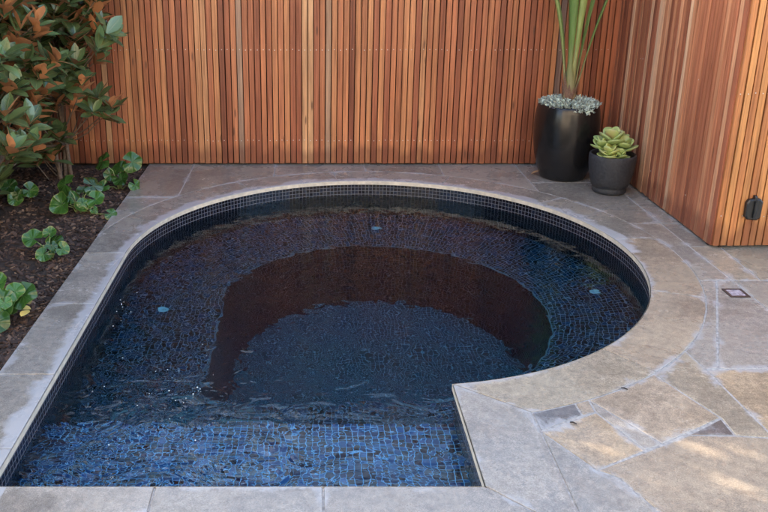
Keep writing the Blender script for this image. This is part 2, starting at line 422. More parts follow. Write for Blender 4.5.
# ------------------------------------------------------------------ paving
GREY = (.205, .191, .168); BLUE = (.218, .203, .182); TAN = (.255, .212, .16); WARM = (.30, .235, .16); DARK = (.105, .098, .095); OLIVE = (.225, .198, .152)
def vary(c, k=.06):
    l_ = 1 + rng.uniform(-k, k) * 1.4; w_ = rng.uniform(-k, k) * .3
    return (c[0] * l_ * (1 + w_) * 1.33, c[1] * l_ * 1.33, c[2] * l_ * (1 - w_) * 1.33)
pv = MB()
def S(pts, tint, gap=.0045): slab(pv, pts, gap, vary(tint))
g = lambda *ps: [G(*p) for p in ps]
def ang(p): return math.degrees(math.atan2(p[1] - C0[1], p[0] - C0[0]))
XA = XJO; aA = -math.degrees(math.acos((XA - C0[0]) / R1))
A = (C0[0] + R1 * math.cos(rad(aA)), C0[1] + R1 * math.sin(rad(aA)))
def onarc(x, y):
    a = ang(G(x, y)); return (C0[0] + R1 * math.cos(rad(a)), C0[1] + R1 * math.sin(rad(a))), a
B1, b1 = onarc(577, 405); B2, b2 = onarc(592, 402); B3, b3 = onarc(652, 373); B4, b4 = onarc(686, 351)
q1 = (XJO, G(543.4, 431.4)[1])
S([A] + arc(R1, aA, b1)[1:] + g((582.5, 415)) + [q1], DARK)
S(arc(R1, b1, b2) + g((596, 412), (582.5, 415)), TAN)
S([B2] + g((663, 444), (645, 450.5), (596, 412)), BLUE)
S(g((596, 412), (645, 450.5), (597, 470)) + [q1], WARM)
S(arc(R1, b2, b3) + g((721, 418), (663, 444)), TAN)
S(arc(R1, b3, b4) + g((706.6, 370), (775, 438), (735.5, 435.6), (721, 418)), OLIVE)
S(g((721, 418), (735.5, 435.6), (688, 435)), DARK)
S(g((706.6, 370), (731.5, 369)) + [(5.1, 3.0), (5.1, 2.3)] + g((775, 438)), WARM)
XD = 2.21
a281 = math.degrees(math.asin((3.93 - C0[1]) / R1)); P281 = (C0[0] + R1 * math.cos(rad(a281)), 3.93)
p300 = (2.13, 3.93); p367 = G(718, 368.5)
S(arc(R1, b4, a281) + [p300, p367] + g((706.6, 370)), GREY)
S([p300, (XD, 3.93), (XD, 3.01)] + [G(731.5, 369)] + [p367], BLUE)
S([(XD, 3.93), (3.4, 3.93), (3.4, 3.0), (XD, 3.01)], GREY)
S([(3.4, 3.93), (5.1, 3.93), (5.1, 3.0), (3.4, 3.0)], TAN)
S([(XD - .006, 4.42), (2.38, 4.42), (2.36, 3.93), (XD, 3.93)], TAN)
S([(2.38, 4.42), (3.6, 4.42), (3.6, 3.93), (2.36, 3.93)], OLIVE)
S([(3.6, 4.42), (5.1, 4.42), (5.1, 3.93), (3.6, 3.93)], WARM)
L1 = G(620, 478)
S([q1] + g((597, 470)) + [L1, (1.22, 1.75), (XJO, 1.6)], BLUE)
S([G(597, 470), G(688, 435), G(735.5, 435.6), G(775, 438), (3.0, 2.52), (3.0, 1.55), (1.22, 1.75), L1], TAN)
S([G(775, 438), (5.1, 2.3), (5.1, 1.2), (3.0, 1.55), (3.0, 2.52)], GREY)
# right and back of the round end
a483 = math.degrees(math.asin((4.83 - C0[1]) / R1)); a161 = math.degrees(math.acos((1.61 - C0[0]) / R1))
S(arc(R1, a281, a483) + [(XD - .01, 4.83), (XD - .006, 4.42), (XD, 3.93)], GREY)
S([(XD - .006, 4.42), (XD - .01, 4.83), (2.33, 4.83), (2.33, 4.42)], GREY)
S([(XD - .01, 4.83), (XD - .02, 6.3), (2.33, 6.3), (2.33, 4.83)], BLUE)
S(arc(R1, a483, a161) + [(1.61, 5.72), (XD - .015, 5.72), (XD - .01, 4.83)], GREY)
S([(1.61, 5.72), (1.605, 6.3), (XD - .02, 6.3), (XD - .015, 5.72)], BLUE)
def acosx(x): return math.degrees(math.acos((x - C0[0]) / R1))
S(arc(R1, a161, acosx(1.0)) + [(1.0, 6.3), (1.605, 6.3)], BLUE)
S(arc(R1, acosx(1.0), acosx(.42)) + [(.40, 6.3), (1.0, 6.3)], GREY)
S(arc(R1, acosx(.42), acosx(-.29)) + [(-.29, 6.3), (.40, 6.3)], BLUE)
S(arc(R1, acosx(-.29), acosx(-.935)) + [(-.935, 6.3), (-.29, 6.3)], GREY)
a537 = 180 - math.degrees(math.asin((5.37 - C0[1]) / R1))
aG = 180 - math.degrees(math.acos((C0[0] - XG) / R1))
S(arc(R1, acosx(-.935), a537) + [(XG, 5.37), (XG, 6.3), (-.935, 6.3)], GREY)
S(arc(R1, a537, aG) + [(XG, 5.37)], BLUE)
# front of the coping, towards and behind the camera: broad random flags
YB = 1.99
yy = YB
for hgt in (.55, .42, .6, .5, .62, .48, .8):
    x = XG - .0
    while x < XJO - .01 or (yy < 1.6 and x < 5.1):
        w = rng.uniform(.45, .95); lim = XJO if yy > 1.55 else 5.1
        x2 = min(lim, x + w); 
        if lim - x2 < .2: x2 = lim
        S([(x, yy - hgt), (x2, yy - hgt), (x2, yy), (x, yy)], rng.choice([GREY, BLUE, TAN, OLIVE]))
        x = x2
    yy -= hgt
S([(XJO, 1.6), (1.22, 1.75), (3.0, 1.55), (5.1, 1.2), (5.1, 1.02), (XJO, 1.02)], OLIVE)
paving = pv.build('paving', M_STONE); paving['kind'] = 'structure'

# ------------------------------------------------------------------ pool
pool = empty('plunge_pool', (C0[0], C0[1], 0), 'round ended plunge pool lined with dark mosaic and edged in pale stone', 'pool')
cp = MB()
def K(pts, tint=GREY): slab(cp, pts, .003, vary(tint, .08), top=.0015, depth=.0305)
def inner_pt(a): return (C0[0] + R0 * math.cos(rad(a)), C0[1] + R0 * math.sin(rad(a)))
def sector(a0, a1, tint): K(arc(R0, a0, a1, max(3, int(abs(a1 - a0) / 1.5))) + arc(R1, a1, a0, max(3, int(abs(a1 - a0) / 1.5))), tint)
def ja(x, y): return ang(G(x, y))
joints = [ja(635, 363), ja(670, 293), ja(628, 239), ja(547, 202), ja(446, 180), ja(335, 176), ja(245, 186), ja(143, 220)]
tints = [TAN, TAN, GREY, GREY, BLUE, BLUE, GREY, GREY]
for i in range(len(joints) - 1): sector(joints[i], joints[i + 1], tints[i])
# jog stone of the round end (runs to the corner)
aj = A_J
K(arc(R0, aj, joints[0]) + arc(R1, joints[0], aA), OLIVE)
# last arc stone reaches the garden edge
K(arc(R0, joints[-1], 180) + [(XG, C0[1])] + arc(R1, aG, joints[-1]), GREY)
for y0, y1 in ((C0[1], 3.64), (3.64, 2.96), (2.96, 2.45)):
    K([(XG, y0), (XG, y1), (XL + (XLF - XL) * (C0[1] - y1) / 2.08, y1), (XL + (XLF - XL) * (C0[1] - y0) / 2.08, y0)], BLUE)
K([(XG, 2.45), (XG, YB), (XLF, YB), (XLF, 2.45)], GREY)
for x0, x1 in ((XLF, -.515), (-.515, .036)): K([(x0, YF), (x0, YB), (x1, YB), (x1, YF)], BLUE)
K([(.036, YF), (.036, YB), (XJO, YB), (XJ, YF)], BLUE)
Jc = inner_pt(aj)
K([(XJ, YF), (XJO, YB), A, Jc], BLUE)
M_COPE = M_STONE
cp.build('coping', M_COPE, pool)
# pale sawn edge of the coping seen above the waterline tiles
ed = MB(); o1 = outline(-.001); o1.append(o1[0]); 
L = 0; rows = [[], []]
for p in o1: rows[0].append((p[0], p[1], -.001)); rows[1].append((p[0], p[1], -.027))
ed.grid(rows, smooth=False)
M_EDGE = mat_simple('sawn_stone_edge', (.60, .55, .46), .6, .1, 25, .2)
ed.build('coping_edge', M_EDGE, pool)

ZB, ZF, ZS = -.535, -1.26, -.222
def strip_wall(mb, path, z0, z1, closed=False, nz=1):
    P = path + ([path[0]] if closed else [])
    L = [0]
    for i in range(1, len(P)): L.append(L[-1] + math.hypot(P[i][0] - P[i - 1][0], P[i][1] - P[i - 1][1]))
    mb.grid([[(p[0], p[1], z0) for p in P], [(p[0], p[1], z1) for p in P]],
            [[(l, -z0) for l in L], [(l, -z1) for l in L]], smooth=False)
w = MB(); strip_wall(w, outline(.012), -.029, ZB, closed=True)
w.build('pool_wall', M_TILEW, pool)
# bench: polar sheet along the round end, straight sheet along the left and front
DC = (.383, 4.20); DR = .945; DXL = -.515; DYF = 3.257
def dshape(c, r, xl, yf, n=72):
    pts = []
    for i in range(n + 1):
        a = -90 + 270 * i / n
        pts.append((c[0] + r * math.cos(rad(a)), c[1] + r * math.sin(rad(a))))
    pts = [(max(p[0], xl), max(p[1], yf)) for p in pts]
    pts.append((xl, (c[1] + yf) / 2))
    for k in range(5):                                             # softened near left corner
        a = rad(180 + 90 * k / 4); pts.append((xl + .09 + .09 * math.cos(a), yf + .09 + .09 * math.sin(a)))
    pts.append(((xl + c[0]) / 2, yf))
    return pts
D1 = dshape(DC, DR, DXL, DYF); D2 = dshape((.395, 4.15), .83, -.465, 3.285)
b = MB(); rws = [[], []]; uvs = [[], []]
a0 = A_J - .4
for i in range(91):
    a = a0 + (180 - a0) * i / 90
    po = (C0[0] + (R0 + .012) * math.cos(rad(a)), C0[1] + (R0 + .012) * math.sin(rad(a)))
    pi_ = (DC[0] + DR * math.cos(rad(a)), DC[1] + DR * math.sin(rad(a))); pi_ = (max(pi_[0], DXL), max(pi_[1], DYF))
    rws[0].append((*po, ZB)); rws[1].append((*pi_, ZB))
    uvs[0].append((rad(a) * 1.2, 0)); uvs[1].append((rad(a) * 1.2, math.hypot(po[0] - pi_[0], po[1] - pi_[1])))
b.grid(rws, uvs, smooth=False)
o0 = rws[0][0][:2]; i0 = rws[1][0][:2]
lo = (rws[0][-1][0], rws[0][-1][1]); li = (rws[1][-1][0], rws[1][-1][1])
polyb = [lo, (XLF - .012, YF - .012), (XJ + .012, YF - .012), o0, i0] + [(DC[0], DYF), (DXL + .09, DYF)] + \
        [(DXL + .09 + .09 * math.cos(rad(t)), DYF + .09 + .09 * math.sin(rad(t))) for t in (247.5, 225, 202.5, 180)] + [li]
b.add([(p[0], p[1], ZB) for p in polyb], [tuple(range(len(polyb)))], [(p[0], p[1]) for p in polyb])
b.build('bench', M_TILE, pool)
wl = MB()
def plen(P):
    L = [0]
    for i in range(1, len(P)): L.append(L[-1] + math.hypot(P[i][0] - P[i - 1][0], P[i][1] - P[i - 1][1]))
    return L
d1 = D1 + [D1[0]]; d2 = D2 + [D2[0]]; L = plen(d1)
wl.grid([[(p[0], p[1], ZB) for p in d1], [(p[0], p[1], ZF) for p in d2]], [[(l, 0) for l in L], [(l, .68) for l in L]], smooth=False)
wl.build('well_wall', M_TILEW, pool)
lp = MB(); d0 = [(p[0] + (p[0] - DC[0]) * .006, p[1] + (p[1] - DC[1]) * .006) for p in d1]
lp.grid([[(p[0], p[1], ZB + .0015) for p in d0], [(p[0] * .998 + DC[0] * .002, p[1] * .998 + DC[1] * .002, ZB + .0005) for p in d1], [(p[0] * .998 + DC[0] * .002, p[1] * .998 + DC[1] * .002, ZB - .006) for p in d1]])
lp.build('bench_lip', mat_simple('pale_tile_edge', (.16, .18, .22), .5), pool)
fl = MB(); fl.add([(p[0], p[1], ZF) for p in D2], [tuple(range(len(D2)))], [(p[0], p[1]) for p in D2]); fl.build('pool_floor', M_TILE2, pool)
# pale bullnose tile line along the lip of the bench
# entry step along the front
sp = MB(); YS = 2.86
x0, x1 = XLF - .011, XJ + .011
sp.add([(x0, YF - .011, ZS), (x1, YF - .011, ZS), (x1, YS, ZS), (x0, YS, ZS)], [(0, 1, 2, 3)], [(x0, YF), (x1, YF), (x1, YS), (x0, YS)])
sp.add([(x0, YS, ZB), (x1, YS, ZB), (x1, YS, ZS), (x0, YS, ZS)], [(1, 0, 3, 2)], [(x0, 0), (x1, 0), (x1, .297), (x0, .297)])
sp.build('entry_step', M_TILES, pool)
# return jets set in the bench
M_JET = mat_simple('jet_plastic', (.62, .72, .78), .35)
for (x, y) in ((595, 292), (163, 309), (376, 228)):
    p = UW(x, y, .42); j = MB()
    j.lathe([(.001, .004), (.008, .004), (.010, .013), (.017, .014), (.027, .009), (.031, .004), (.032, 0)], (p[0], p[1], ZB), 24)
    o = j.build('jet_nozzle', M_JET, pool)
water = ring = None
bm = bmesh.new(); f = bm.faces.new([bm.verts.new((p[0], p[1], -.115)) for p in outline(.0115)])
bmesh.ops.triangulate(bm, faces=[f]); me = bpy.data.meshes.new('water'); bm.to_mesh(me); bm.free(); me.materials.append(M_WATER)
water = bpy.data.objects.new('water', me); COL.objects.link(water); water['kind'] = 'structure'

# ------------------------------------------------------------------ slatted fences
FY = 6.22; FZ = 2.3
def slat_run(origin, direction, length, pitch, width, z0, z1, normal, mat, parent, seed, clump=1.0, thick=.019, rows_z=(.197, .905, 1.62, 2.2), backing=True, miss=.12):
    r = random.Random(seed); o = Vector(origin); d = Vector(direction); n = Vector(normal)
    mb = MB(); sc = MB(); k = 0; x = pitch * .5
    def loc(a, b, z): return tuple(o + d * a + n * b + Vector((0, 0, z)))
    while x < length - pitch * .3:
        w = width + r.uniform(-.0012, .0012); dt = r.uniform(-.0022, .0022); lean = r.uniform(-.0012, .0012)
        mb.cr = r.random(); a, b_ = x - w / 2, x + w / 2; t = thick + dt; zb = z0 + r.uniform(-.003, .003); c = .0015
        v = []
        for z, ln in ((zb, 0), (z1, lean)):
            v += [loc(a + ln, 0, z), loc(a + ln, t - c, z), loc(a + c + ln, t, z), loc(b_ - c + ln, t, z), loc(b_ + ln, t - c, z), loc(b_ + ln, 0, z)]
        mb.add(v, [(0, 1, 7, 6), (1, 2, 8, 7), (2, 3, 9, 8), (3, 4, 10, 9), (4, 5, 11, 10), (0, 5, 4, 3, 2, 1), (6, 7, 8, 9, 10, 11)])
        for zz in rows_z:
            if r.random() < miss: continue
            cx_, cz_ = x + r.uniform(-.003, .003), zz + r.uniform(-.004, .004); R_ = .0042
            ringv = [loc(cx_ + R_ * math.cos(q), t - .001, cz_ + R_ * math.sin(q)) for q in [k2 * math.pi / 4 for k2 in range(8)]]
            ring2 = [loc(cx_ + R_ * .75 * math.cos(q), t + .0016, cz_ + R_ * .75 * math.sin(q)) for q in [k2 * math.pi / 4 for k2 in range(8)]]
            sc.add(ringv + ring2, [(i, (i + 1) % 8, 8 + (i + 1) % 8, 8 + i) for i in range(8)] + [tuple(range(8, 16))])
        x += pitch
    mb.build('slats', mat, parent); sc.build('screws', M_STEEL, parent)
    bk = MB()
    for zz in rows_z:
        p = [loc(0, -.002, zz - .035), loc(length, -.002, zz - .035), loc(length, -.035, zz - .035), loc(0, -.035, zz - .035)]
        bk.add(p + [(a[0], a[1], a[2] + .07) for a in p], [(0, 1, 2, 3), (4, 5, 6, 7), (0, 1, 5, 4), (1, 2, 6, 5), (2, 3, 7, 6), (3, 0, 4, 7)])
    bk.build('rail', M_DARK, parent)
    le = length + (.06 if seed == 3 else 0); bb = MB(); p = [loc(0, -.037, -.05), loc(le, -.037, -.05), loc(le, -.055, -.05), loc(0, -.055, -.05)]
    q = [(a[0], a[1], z1 - .03) for a in p]
    bb.add(p + q, [(0, 1, 2, 3), (4, 5, 6, 7), (0, 1, 5, 4), (1, 2, 6, 5), (2, 3, 7, 6), (3, 0, 4, 7)])
    bb.build('added_backing_board', M_DARK, parent)  # dark board added to stop sun leaking through the gaps between slats
f1 = empty('slatted_fence', (-.6, FY, 0), 'long red brown timber batten fence facing the camera behind the pool', 'fence')
slat_run((-2.70, FY + .019, 0), (1, 0, 0), 5.02, .0452, .0385, .012, FZ, (0, -1, 0), M_WOOD, f1, 3)
f2 = empty('slatted_fence', (2.33, 5.3, 0), 'tightly battened timber side fence running beside the two black pots', 'fence')
slat_run((2.334, FY, 0), (0, -1, 0), FY - 4.415, .0452, .0405, .012, FZ, (-1, 0, 0), M_WOOD2, f2, 11, miss=.93)
gt = empty('timber_gate', (3.3, 4.42, 0), 'orange timber batten gate with black hinge at the right edge', 'gate')
slat_run((2.322, 4.417, 0), (1, 0, 0), 2.0, .0411, .0345, .016, FZ, (0, -1, 0), M_WOODG, gt, 21)
M_BLACK = mat_simple('black_hardware', (.012, .014, .016), .38, .1, 80)

# ------------------------------------------------------------------ pots
M_POT = mat_simple('black_glazed_pot', (.010, .010, .011), .24, .05, 30, .3)
M_POT2 = mat_simple('charcoal_pot', (.030, .033, .040), .6, .35, 60, .35)
P1 = (1.885, 5.885); P2 = (2.105, 5.50)

targets = [(Vector((*G(700, 448.5), 0)), .026), (Vector((*G(735, 487), 0)), .036), (Vector((*G(712, 471), 0)), .014), (Vector((*G(652, 478), 0)), .02), (Vector((*G(608, 452), 0)), .022), (Vector((*G(762, 262), 0)), .035), (Vector((*G(625, 425), 0)), .016), (Vector((*G(745, 452), 0)), .018)]  # chosen sun patches; leaves are cleared along the sun rays to them
def in_gap(p, extra=0.0):
    for q, R_ in targets:
        d = p - q; t_ = d.dot(SUN_DIR)
        if (d - SUN_DIR * t_).length < R_ + extra: return True
    return False

def leaf(mb, base, d, up, L, W, curl=.2, fold=.18, prof=(.10, .62, .97, 1.0, .72, .06), rnd=None):
    d = Vector(d).normalized(); up = Vector(up); s = d.cross(up)
    if s.length < 1e-3: s = d.cross(Vector((1, .3, .2)))
    s.normalize(); u = s.cross(d).normalized(); base = Vector(base); n = len(prof); v = []
    p = base.copy(); dd = d.copy(); uu = u.copy()
    for i, w in enumerate(prof):
        hw = W * .5 * w
        v += [tuple(p - s * hw + uu * hw * fold * 2), tuple(p), tuple(p + s * hw + uu * hw * fold * 2)]
        q = Matrix.Rotation(-curl / (n - 1), 3, s); dd = q @ dd; uu = q @ uu; p = p + dd * (L / (n - 1))
    f = []
    for i in range(n - 1):
        a = i * 3
        f += [(a, a + 1, a + 4, a + 3), (a + 1, a + 2, a + 5, a + 4)]
    mb.cr = random.random() if rnd is None else rnd
    mb.add(v, f, [(q, i / (n - 1)) for i in range(n) for q in (-1, 0, 1)], smooth=True)

def rand_dir(r):
    z = r.uniform(-1, 1); a = r.uniform(0, 2 * math.pi); k = math.sqrt(1 - z * z); return Vector((k * math.cos(a), k * math.sin(a), z))

# ------------------------------------------------------------------ magnolias
M_MAG = mat_leaf('magnolia_leaf', (.10, .165, .065), (.62, .28, .13), .16, mid=1)
M_BARK = mat_simple('bark', (.16, .12, .09), .85, .5, 60, .35)
def magnolia(base, cen, rads, n, seed, label):
    r = random.Random(seed); random.seed(seed)
    t = empty('magnolia_tree', base, label, 'tree', 'magnolias in the garden bed')
    tk = MB(); lf = MB()
    stems = []
    for k in range(3):
        a = r.uniform(0, 6.28); top = Vector((cen[0] + .16 * math.cos(a + k * 2.1), cen[1] + .16 * math.sin(a + k * 2.1), cen[2] + rads[2] * .7))
        b0 = Vector(base) + Vector((.05 * math.cos(k * 2.1), .05 * math.sin(k * 2.1), -.05)); pts = []
        for i in range(8):
            f = i / 7; p = b0.lerp(top, f); p += Vector((math.sin(f * 5 + k) * .03, math.cos(f * 4 + k * 2) * .03, 0)); pts.append(p)
        tk.tube(pts, [.014 * (1 - .7 * i / 7) + .003 for i in range(8)], 7); stems.append(pts)
    for i in range(n):
        dv = rand_dir(r) * (r.random() ** .38); zc = cen[2] + dv.z * rads[2]
        kz = 1.0 if zc > .7 else (1.35 if seed == 8 else 1.0)
        if zc < .06: zc = r.uniform(.1, .7)
        c = Vector((cen[0] + dv.x * rads[0] * kz + (.0 if zc > .5 else -.10), cen[1] + dv.y * rads[1] * kz, zc))
        if c.y > 6.08: c.y = 6.08 - r.random() * .1
        if in_gap(c, .10): continue
        st = r.choice(stems); q = min(st, key=lambda p: (p - Vector((c.x, c.y, c.z - .25))).length)
        mid = q.lerp(c, .55) + Vector((0, 0, -.03))
        tk.tube([q, mid, c], [.006, .0045, .003], 5)
        ax = (c - mid).normalized() * .6 + Vector((0, 0, .65)) + rand_dir(r) * .35; ax.normalize()
        side = ax.orthogonal().normalized(); m = r.randint(7, 11); off = r.uniform(0, 6)
        for k in range(m):
            a = off + k * 2.4; out = Matrix.Rotation(a, 3, ax) @ side; sp = rad(r.uniform(22, 62) + 12 * (k < m * .4))
            d = ax * math.cos(sp) + out * math.sin(sp); L = r.uniform(.11, .175)
            bp = c - ax * (k < m * .5) * r.uniform(.01, .05)
            leaf(lf, bp, d, ax, L, L * r.uniform(.40, .5), r.uniform(-.2, .6), r.uniform(.08, .2))
    tk.build('trunk', M_BARK, t); lf.build('crown', M_MAG, t)
magnolia((-1.86, 5.84, -.02), (-1.86, 5.72, 1.36), (.56, .42, 1.22), 340, 5, 'slender magnolia with rust backed leaves against the back fence')
magnolia((-2.12, 4.98, -.02), (-2.12, 4.98, 1.30), (.55, .55, 1.28), 390, 8, 'bushy magnolia at the far left edge with large orange backed leaves')

# ------------------------------------------------------------------ round leaved ground plants
M_LIG = mat_leaf('round_leaf', (.040, .115, .022), (.10, .19, .045), .2, 1)
M_PET = mat_simple('petiole', (.16, .22, .08), .5, 0, 20, .3)
def round_leaf(mb, c, nrm, face, R_, cup, r):
    n = Vector(nrm).normalized(); f = Vector(face); f = (f - n * f.dot(n)).normalized(); s = n.cross(f)
    N = 52; rows = []; uvr = []
    for ring_ in (0.02, .2, .4, .6, .8, .93, 1.0):
        row = []; uvr.append([(rad(18 + 324 * i / N), ring_) for i in range(N + 1)])
        for i in range(N + 1):
            a = rad(18 + 324 * i / N) + math.pi                      # the notch lies at the stalk side
            rr = R_ * ring_ * (1 + .05 * math.cos(3 * a) + .04 * math.sin(5 * a + c[0] * 20)) * (1.0 - .10 * abs(math.cos(a / 1)) ** 3)
            h = cup * R_ * ring_ ** 2 + .09 * R_ * ring_ ** 2 * math.sin(5 * a + c[1] * 9) + .02 * R_ * ring_ ** 3 * math.sin(9 * a + c[0] * 31) - .22 * R_ * max(0, ring_ - .6) * (1 + math.sin(2 * a + c[0] * 40))
            row.append(tuple(Vector(c) + f * (-math.cos(a) * rr) * -1 + s * math.sin(a) * rr + n * h))
        rows.append(row)
    mb.cr = r.random(); mb.grid(rows[::-1], uvr[::-1])
def lig(base, leaves, seed, label):
    r = random.Random(seed); b = Vector((*base, -.03))
    t = empty('leopard_plant', b, label, 'plant', 'round leaved plants along the edge of the garden bed')
    ls = [(dx, dy, h, R_ * .86) for dx, dy, h, R_ in leaves]
    for k in range(len(leaves) // 2 + 2):
        a = r.uniform(0, 6.28); q = r.uniform(.03, .11); ls.append((q * math.cos(a), q * math.sin(a), r.uniform(.05, .15), r.uniform(.03, .055)))
    for (dx, dy, h, R_) in ls:
        c = b + Vector((dx, dy, h)); mid = b.lerp(c, .5) + Vector((-dx * .12, -dy * .12, h * .18))
        pm = MB(); pm.tube([b + Vector((dx, dy, 0)) * .08, mid, c + Vector((0, 0, -.002))], [.0045, .0038, .003], 6)
        pm.build('stalk', M_PET, t)
        lm = MB(); nrm = Vector((dx * 2.5 + r.uniform(-.55, .65), dy * 2.5 - .75 + r.uniform(-.4, .3), .75 + r.uniform(-.2, .25)))
        round_leaf(lm, c, nrm, Vector((dx, dy, 0)) + Vector((.01, 0, 0)), R_, r.uniform(-.25, .4), r)
        lm.build('leaf', M_LIG, t)
lig(G(120, 186), [(-.11, -.02, .22, .085), (.10, .00, .21, .09), (.0, .05, .15, .075), (.03, -.06, .10, .07), (.13, -.08, .06, .06), (-.10, -.08, .05, .055)], 1, 'round leaved green plant in the back corner where fence meets paving')
lig(G(80, 212), [(-.09, .03, .21, .085), (.09, .04, .20, .085), (-.10, -.05, .10, .09), (.12, -.04, .13, .075), (.02, -.02, .08, .06), (.22, -.07, .04, .05), (.01, .10, .14, .06)], 2, 'round leaved green plant below the slender magnolia with two tall pale stalks')
lig(G(50, 256), [(-.10, .04, .12, .075), (.02, .02, .10, .075), (.08, -.02, .08, .05), (-.03, -.03, .05, .05)], 3, 'small round leaved plant alone in the bare middle of the mulch')
lig(G(4, 315), [(-.05, .06, .15, .085), (.09, .03, .12, .085), (.0, -.01, .09, .09), (-.13, -.02, .10, .08), (.0, -.10, .04, .075), (-.10, .10, .17, .07), (-.14, -.10, .05, .05)], 4, 'lowest round leaved plant at the left with yellow leaves fallen beside it')
lig((-2.0, 5.3), [(-.08, .03, .12, .07), (.08, -.03, .11, .07), (.0, -.1, .07, .06)], 6, 'round leaved plant half hidden under the hanging magnolia leaves')
M_YEL = mat_leaf('yellow_leaf', (.62, .50, .16), (.5, .38, .16), .5)
for k, (x, y) in enumerate(((19, 315), (30.5, 311), (30, 317))):
    p = G(x, y, -.02); m = MB(); random.seed(k)
    leaf(m, (0, 0, .012), (math.cos(k * 2.2), math.sin(k * 2.2), .1), (0, 0, 1), .062, .045, .3, .1)
    o = m.build('fallen_leaf', M_YEL); o.location = (p[0], p[1], .004)
    tag(o, ('pale yellow fallen leaf touching the lowest round leaved plant', 'yellow fallen leaf lying nearest the stone edge, upper one', 'tan fallen leaf lying below the upper yellow one')[k], 'leaf', 'fallen leaves on the mulch')
p = G(535, 174.5); m = MB(); leaf(m, (0, 0, .004), (.9, .2, .08), (0, 0, 1), .065, .035, -.4, .2)
M_DRY = mat_leaf('dry_leaf', (.30, .18, .09), (.28, .17, .09), .6)
o = m.build('fallen_leaf', M_DRY); o.location = (p[0] - .03, p[1], .002); tag(o, 'dry brown leaf on the stone beside the tall black pot', 'leaf')
M_TWIG = mat_simple('twig', (.02, .016, .013), .8)
for k, (x, y, lb) in enumerate(((573, 424, 'tiny dark twig on the tan diamond shaped paver'), (624, 389.5, 'tiny dark twig on the paver beside the curved coping'))):
    p = G(x, y); m = MB(); m.tube([(-.010, .006, .004), (.0, .002, .006), (.012, -.006, .004)], [.0022, .003, .0018], 6)
    o = m.build('twig', M_TWIG); o.location = (p[0], p[1], 0); tag(o, lb, 'twig')

# mulch
M_MULCH = NT('mulch_chips'); M_MULCH.set(Base_Color=M_MULCH.ramp(M_MULCH.attr('rnd'), [(0, (.018, .011, .009)), (.55, (.05, .03, .022)), (.85, (.10, .06, .045)), (1, (.22, .15, .10))]), Roughness=.85); M_MULCH = M_MULCH.m
r = random.Random(9); mu = MB()
for i in range(9000):
    x = -1.315 - r.random() ** 1.3 * 1.5; y = r.uniform(2.2, 6.15); L = r.uniform(.006, .026) * (1.6 if r.random() < .05 else 1); W = L * r.uniform(.2, .6)
    d = rand_dir(r); d.z *= .35; d.normalize(); s = d.cross(Vector((r.uniform(-.4, .4), r.uniform(-.4, .4), 1))).normalized(); u = s.cross(d) * .003
    zz = -.035 + .03 * min(1, (-1.302 - x) / .36) + .035 * noise.noise(Vector((-(x + 1.302) * 2.5, y * 2.5, 0)))
    c = Vector((x, y, zz + .004)); mu.cr = r.random()
    v = [c - d * L - s * W + u, c + d * L - s * W * .6 + u, c + d * L * .9 + s * W + u, c - d * L * .8 + s * W * .7 + u]
    v2 = [p - u * 2.2 for p in v]
    mu.add(v + v2, [(0, 1, 2, 3), (0, 4, 5, 1), (1, 5, 6, 2), (2, 6, 7, 3), (3, 7, 4, 0)])
o = mu.build('bark_mulch', M_MULCH); o['kind'] = 'stuff'

# ------------------------------------------------------------------ pots and their plants
def pot(loc, prof, soil_z, mat, label):
    t = empty('plant_pot', (*loc, 0), label, 'plant pot', 'black pots in the fence corner')
    m = MB(); m.lathe(prof, (*loc, 0), 64); m.v = [tuple(p) for p in m.v]; m.sm = [True] * len(m.sm)
    m.build('pot_body', mat, t)
    rs = soil_z[1]; s = MB(); rows = [[(loc[0] + rs * k / 5 * math.cos(a), loc[1] + rs * k / 5 * math.sin(a), soil_z[0] + .008 * math.sin(a * 3 + k)) for a in [2 * math.pi * i / 24 for i in range(24)]] for k in (.01, 1, 2, 3, 4, 5)]
    s.grid(rows, closed=True); s.build('potting_soil', M_SOIL, t)
    return t
pot(P1, [(.001, 0), (.150, 0), (.162, .006), (.170, .02), (.195, .09), (.218, .18), (.232, .28), (.236, .36), (.234, .44), (.226, .51), (.217, .548), (.212, .557), (.203, .559), (.197, .552), (.195, .50), (.19, .48)], (.52, .195), M_POT, 'tall glossy black pot holding long green blades')
pot(P2, [(.001, .002), (.104, .002), (.112, .008), (.116, .020), (.117, .040), (.113, .044), (.124, .052), (.136, .09), (.149, .15), (.156, .205), (.158, .245), (.157, .272), (.153, .280), (.146, .281), (.141, .274), (.139, .22), (.135, .20)], (.235, .14), M_POT2, 'short matt charcoal pot holding a round leaved succulent')

# tall strappy plant
M_BLADE = NT('green_blade'); co = M_BLADE.coord(); sxz = M_BLADE.n('SeparateXYZ'); M_BLADE.l(co, sxz.inputs[0])
hgt = M_BLADE.math('MULTIPLY', M_BLADE.math('SUBTRACT', sxz.outputs[2], .56), 2.2, clamp=True)
gn = M_BLADE.noise(M_BLADE.mapping(co, (90, 90, 3)), 1, 3)
gc = M_BLADE.mix(M_BLADE.attr('rnd'), (.11, .21, .06), (.27, .36, .13))
gc = M_BLADE.mix(.6, gc, M_BLADE.ramp(gn, [(.3, (.7, .75, .6)), (.7, (1.3, 1.25, 1.2))]), 'MULTIPLY')
gc = M_BLADE.mix(hgt, M_BLADE.mix(gn, (.20, .12, .085), (.42, .36, .20)), gc)
M_BLADE.set(Base_Color=gc, Roughness=.38); M_BLADE = M_BLADE.m
t = empty('spear_leaf_plant', (P1[0], P1[1], .53), 'tall upright plant with long green blades in the tall pot', 'plant')
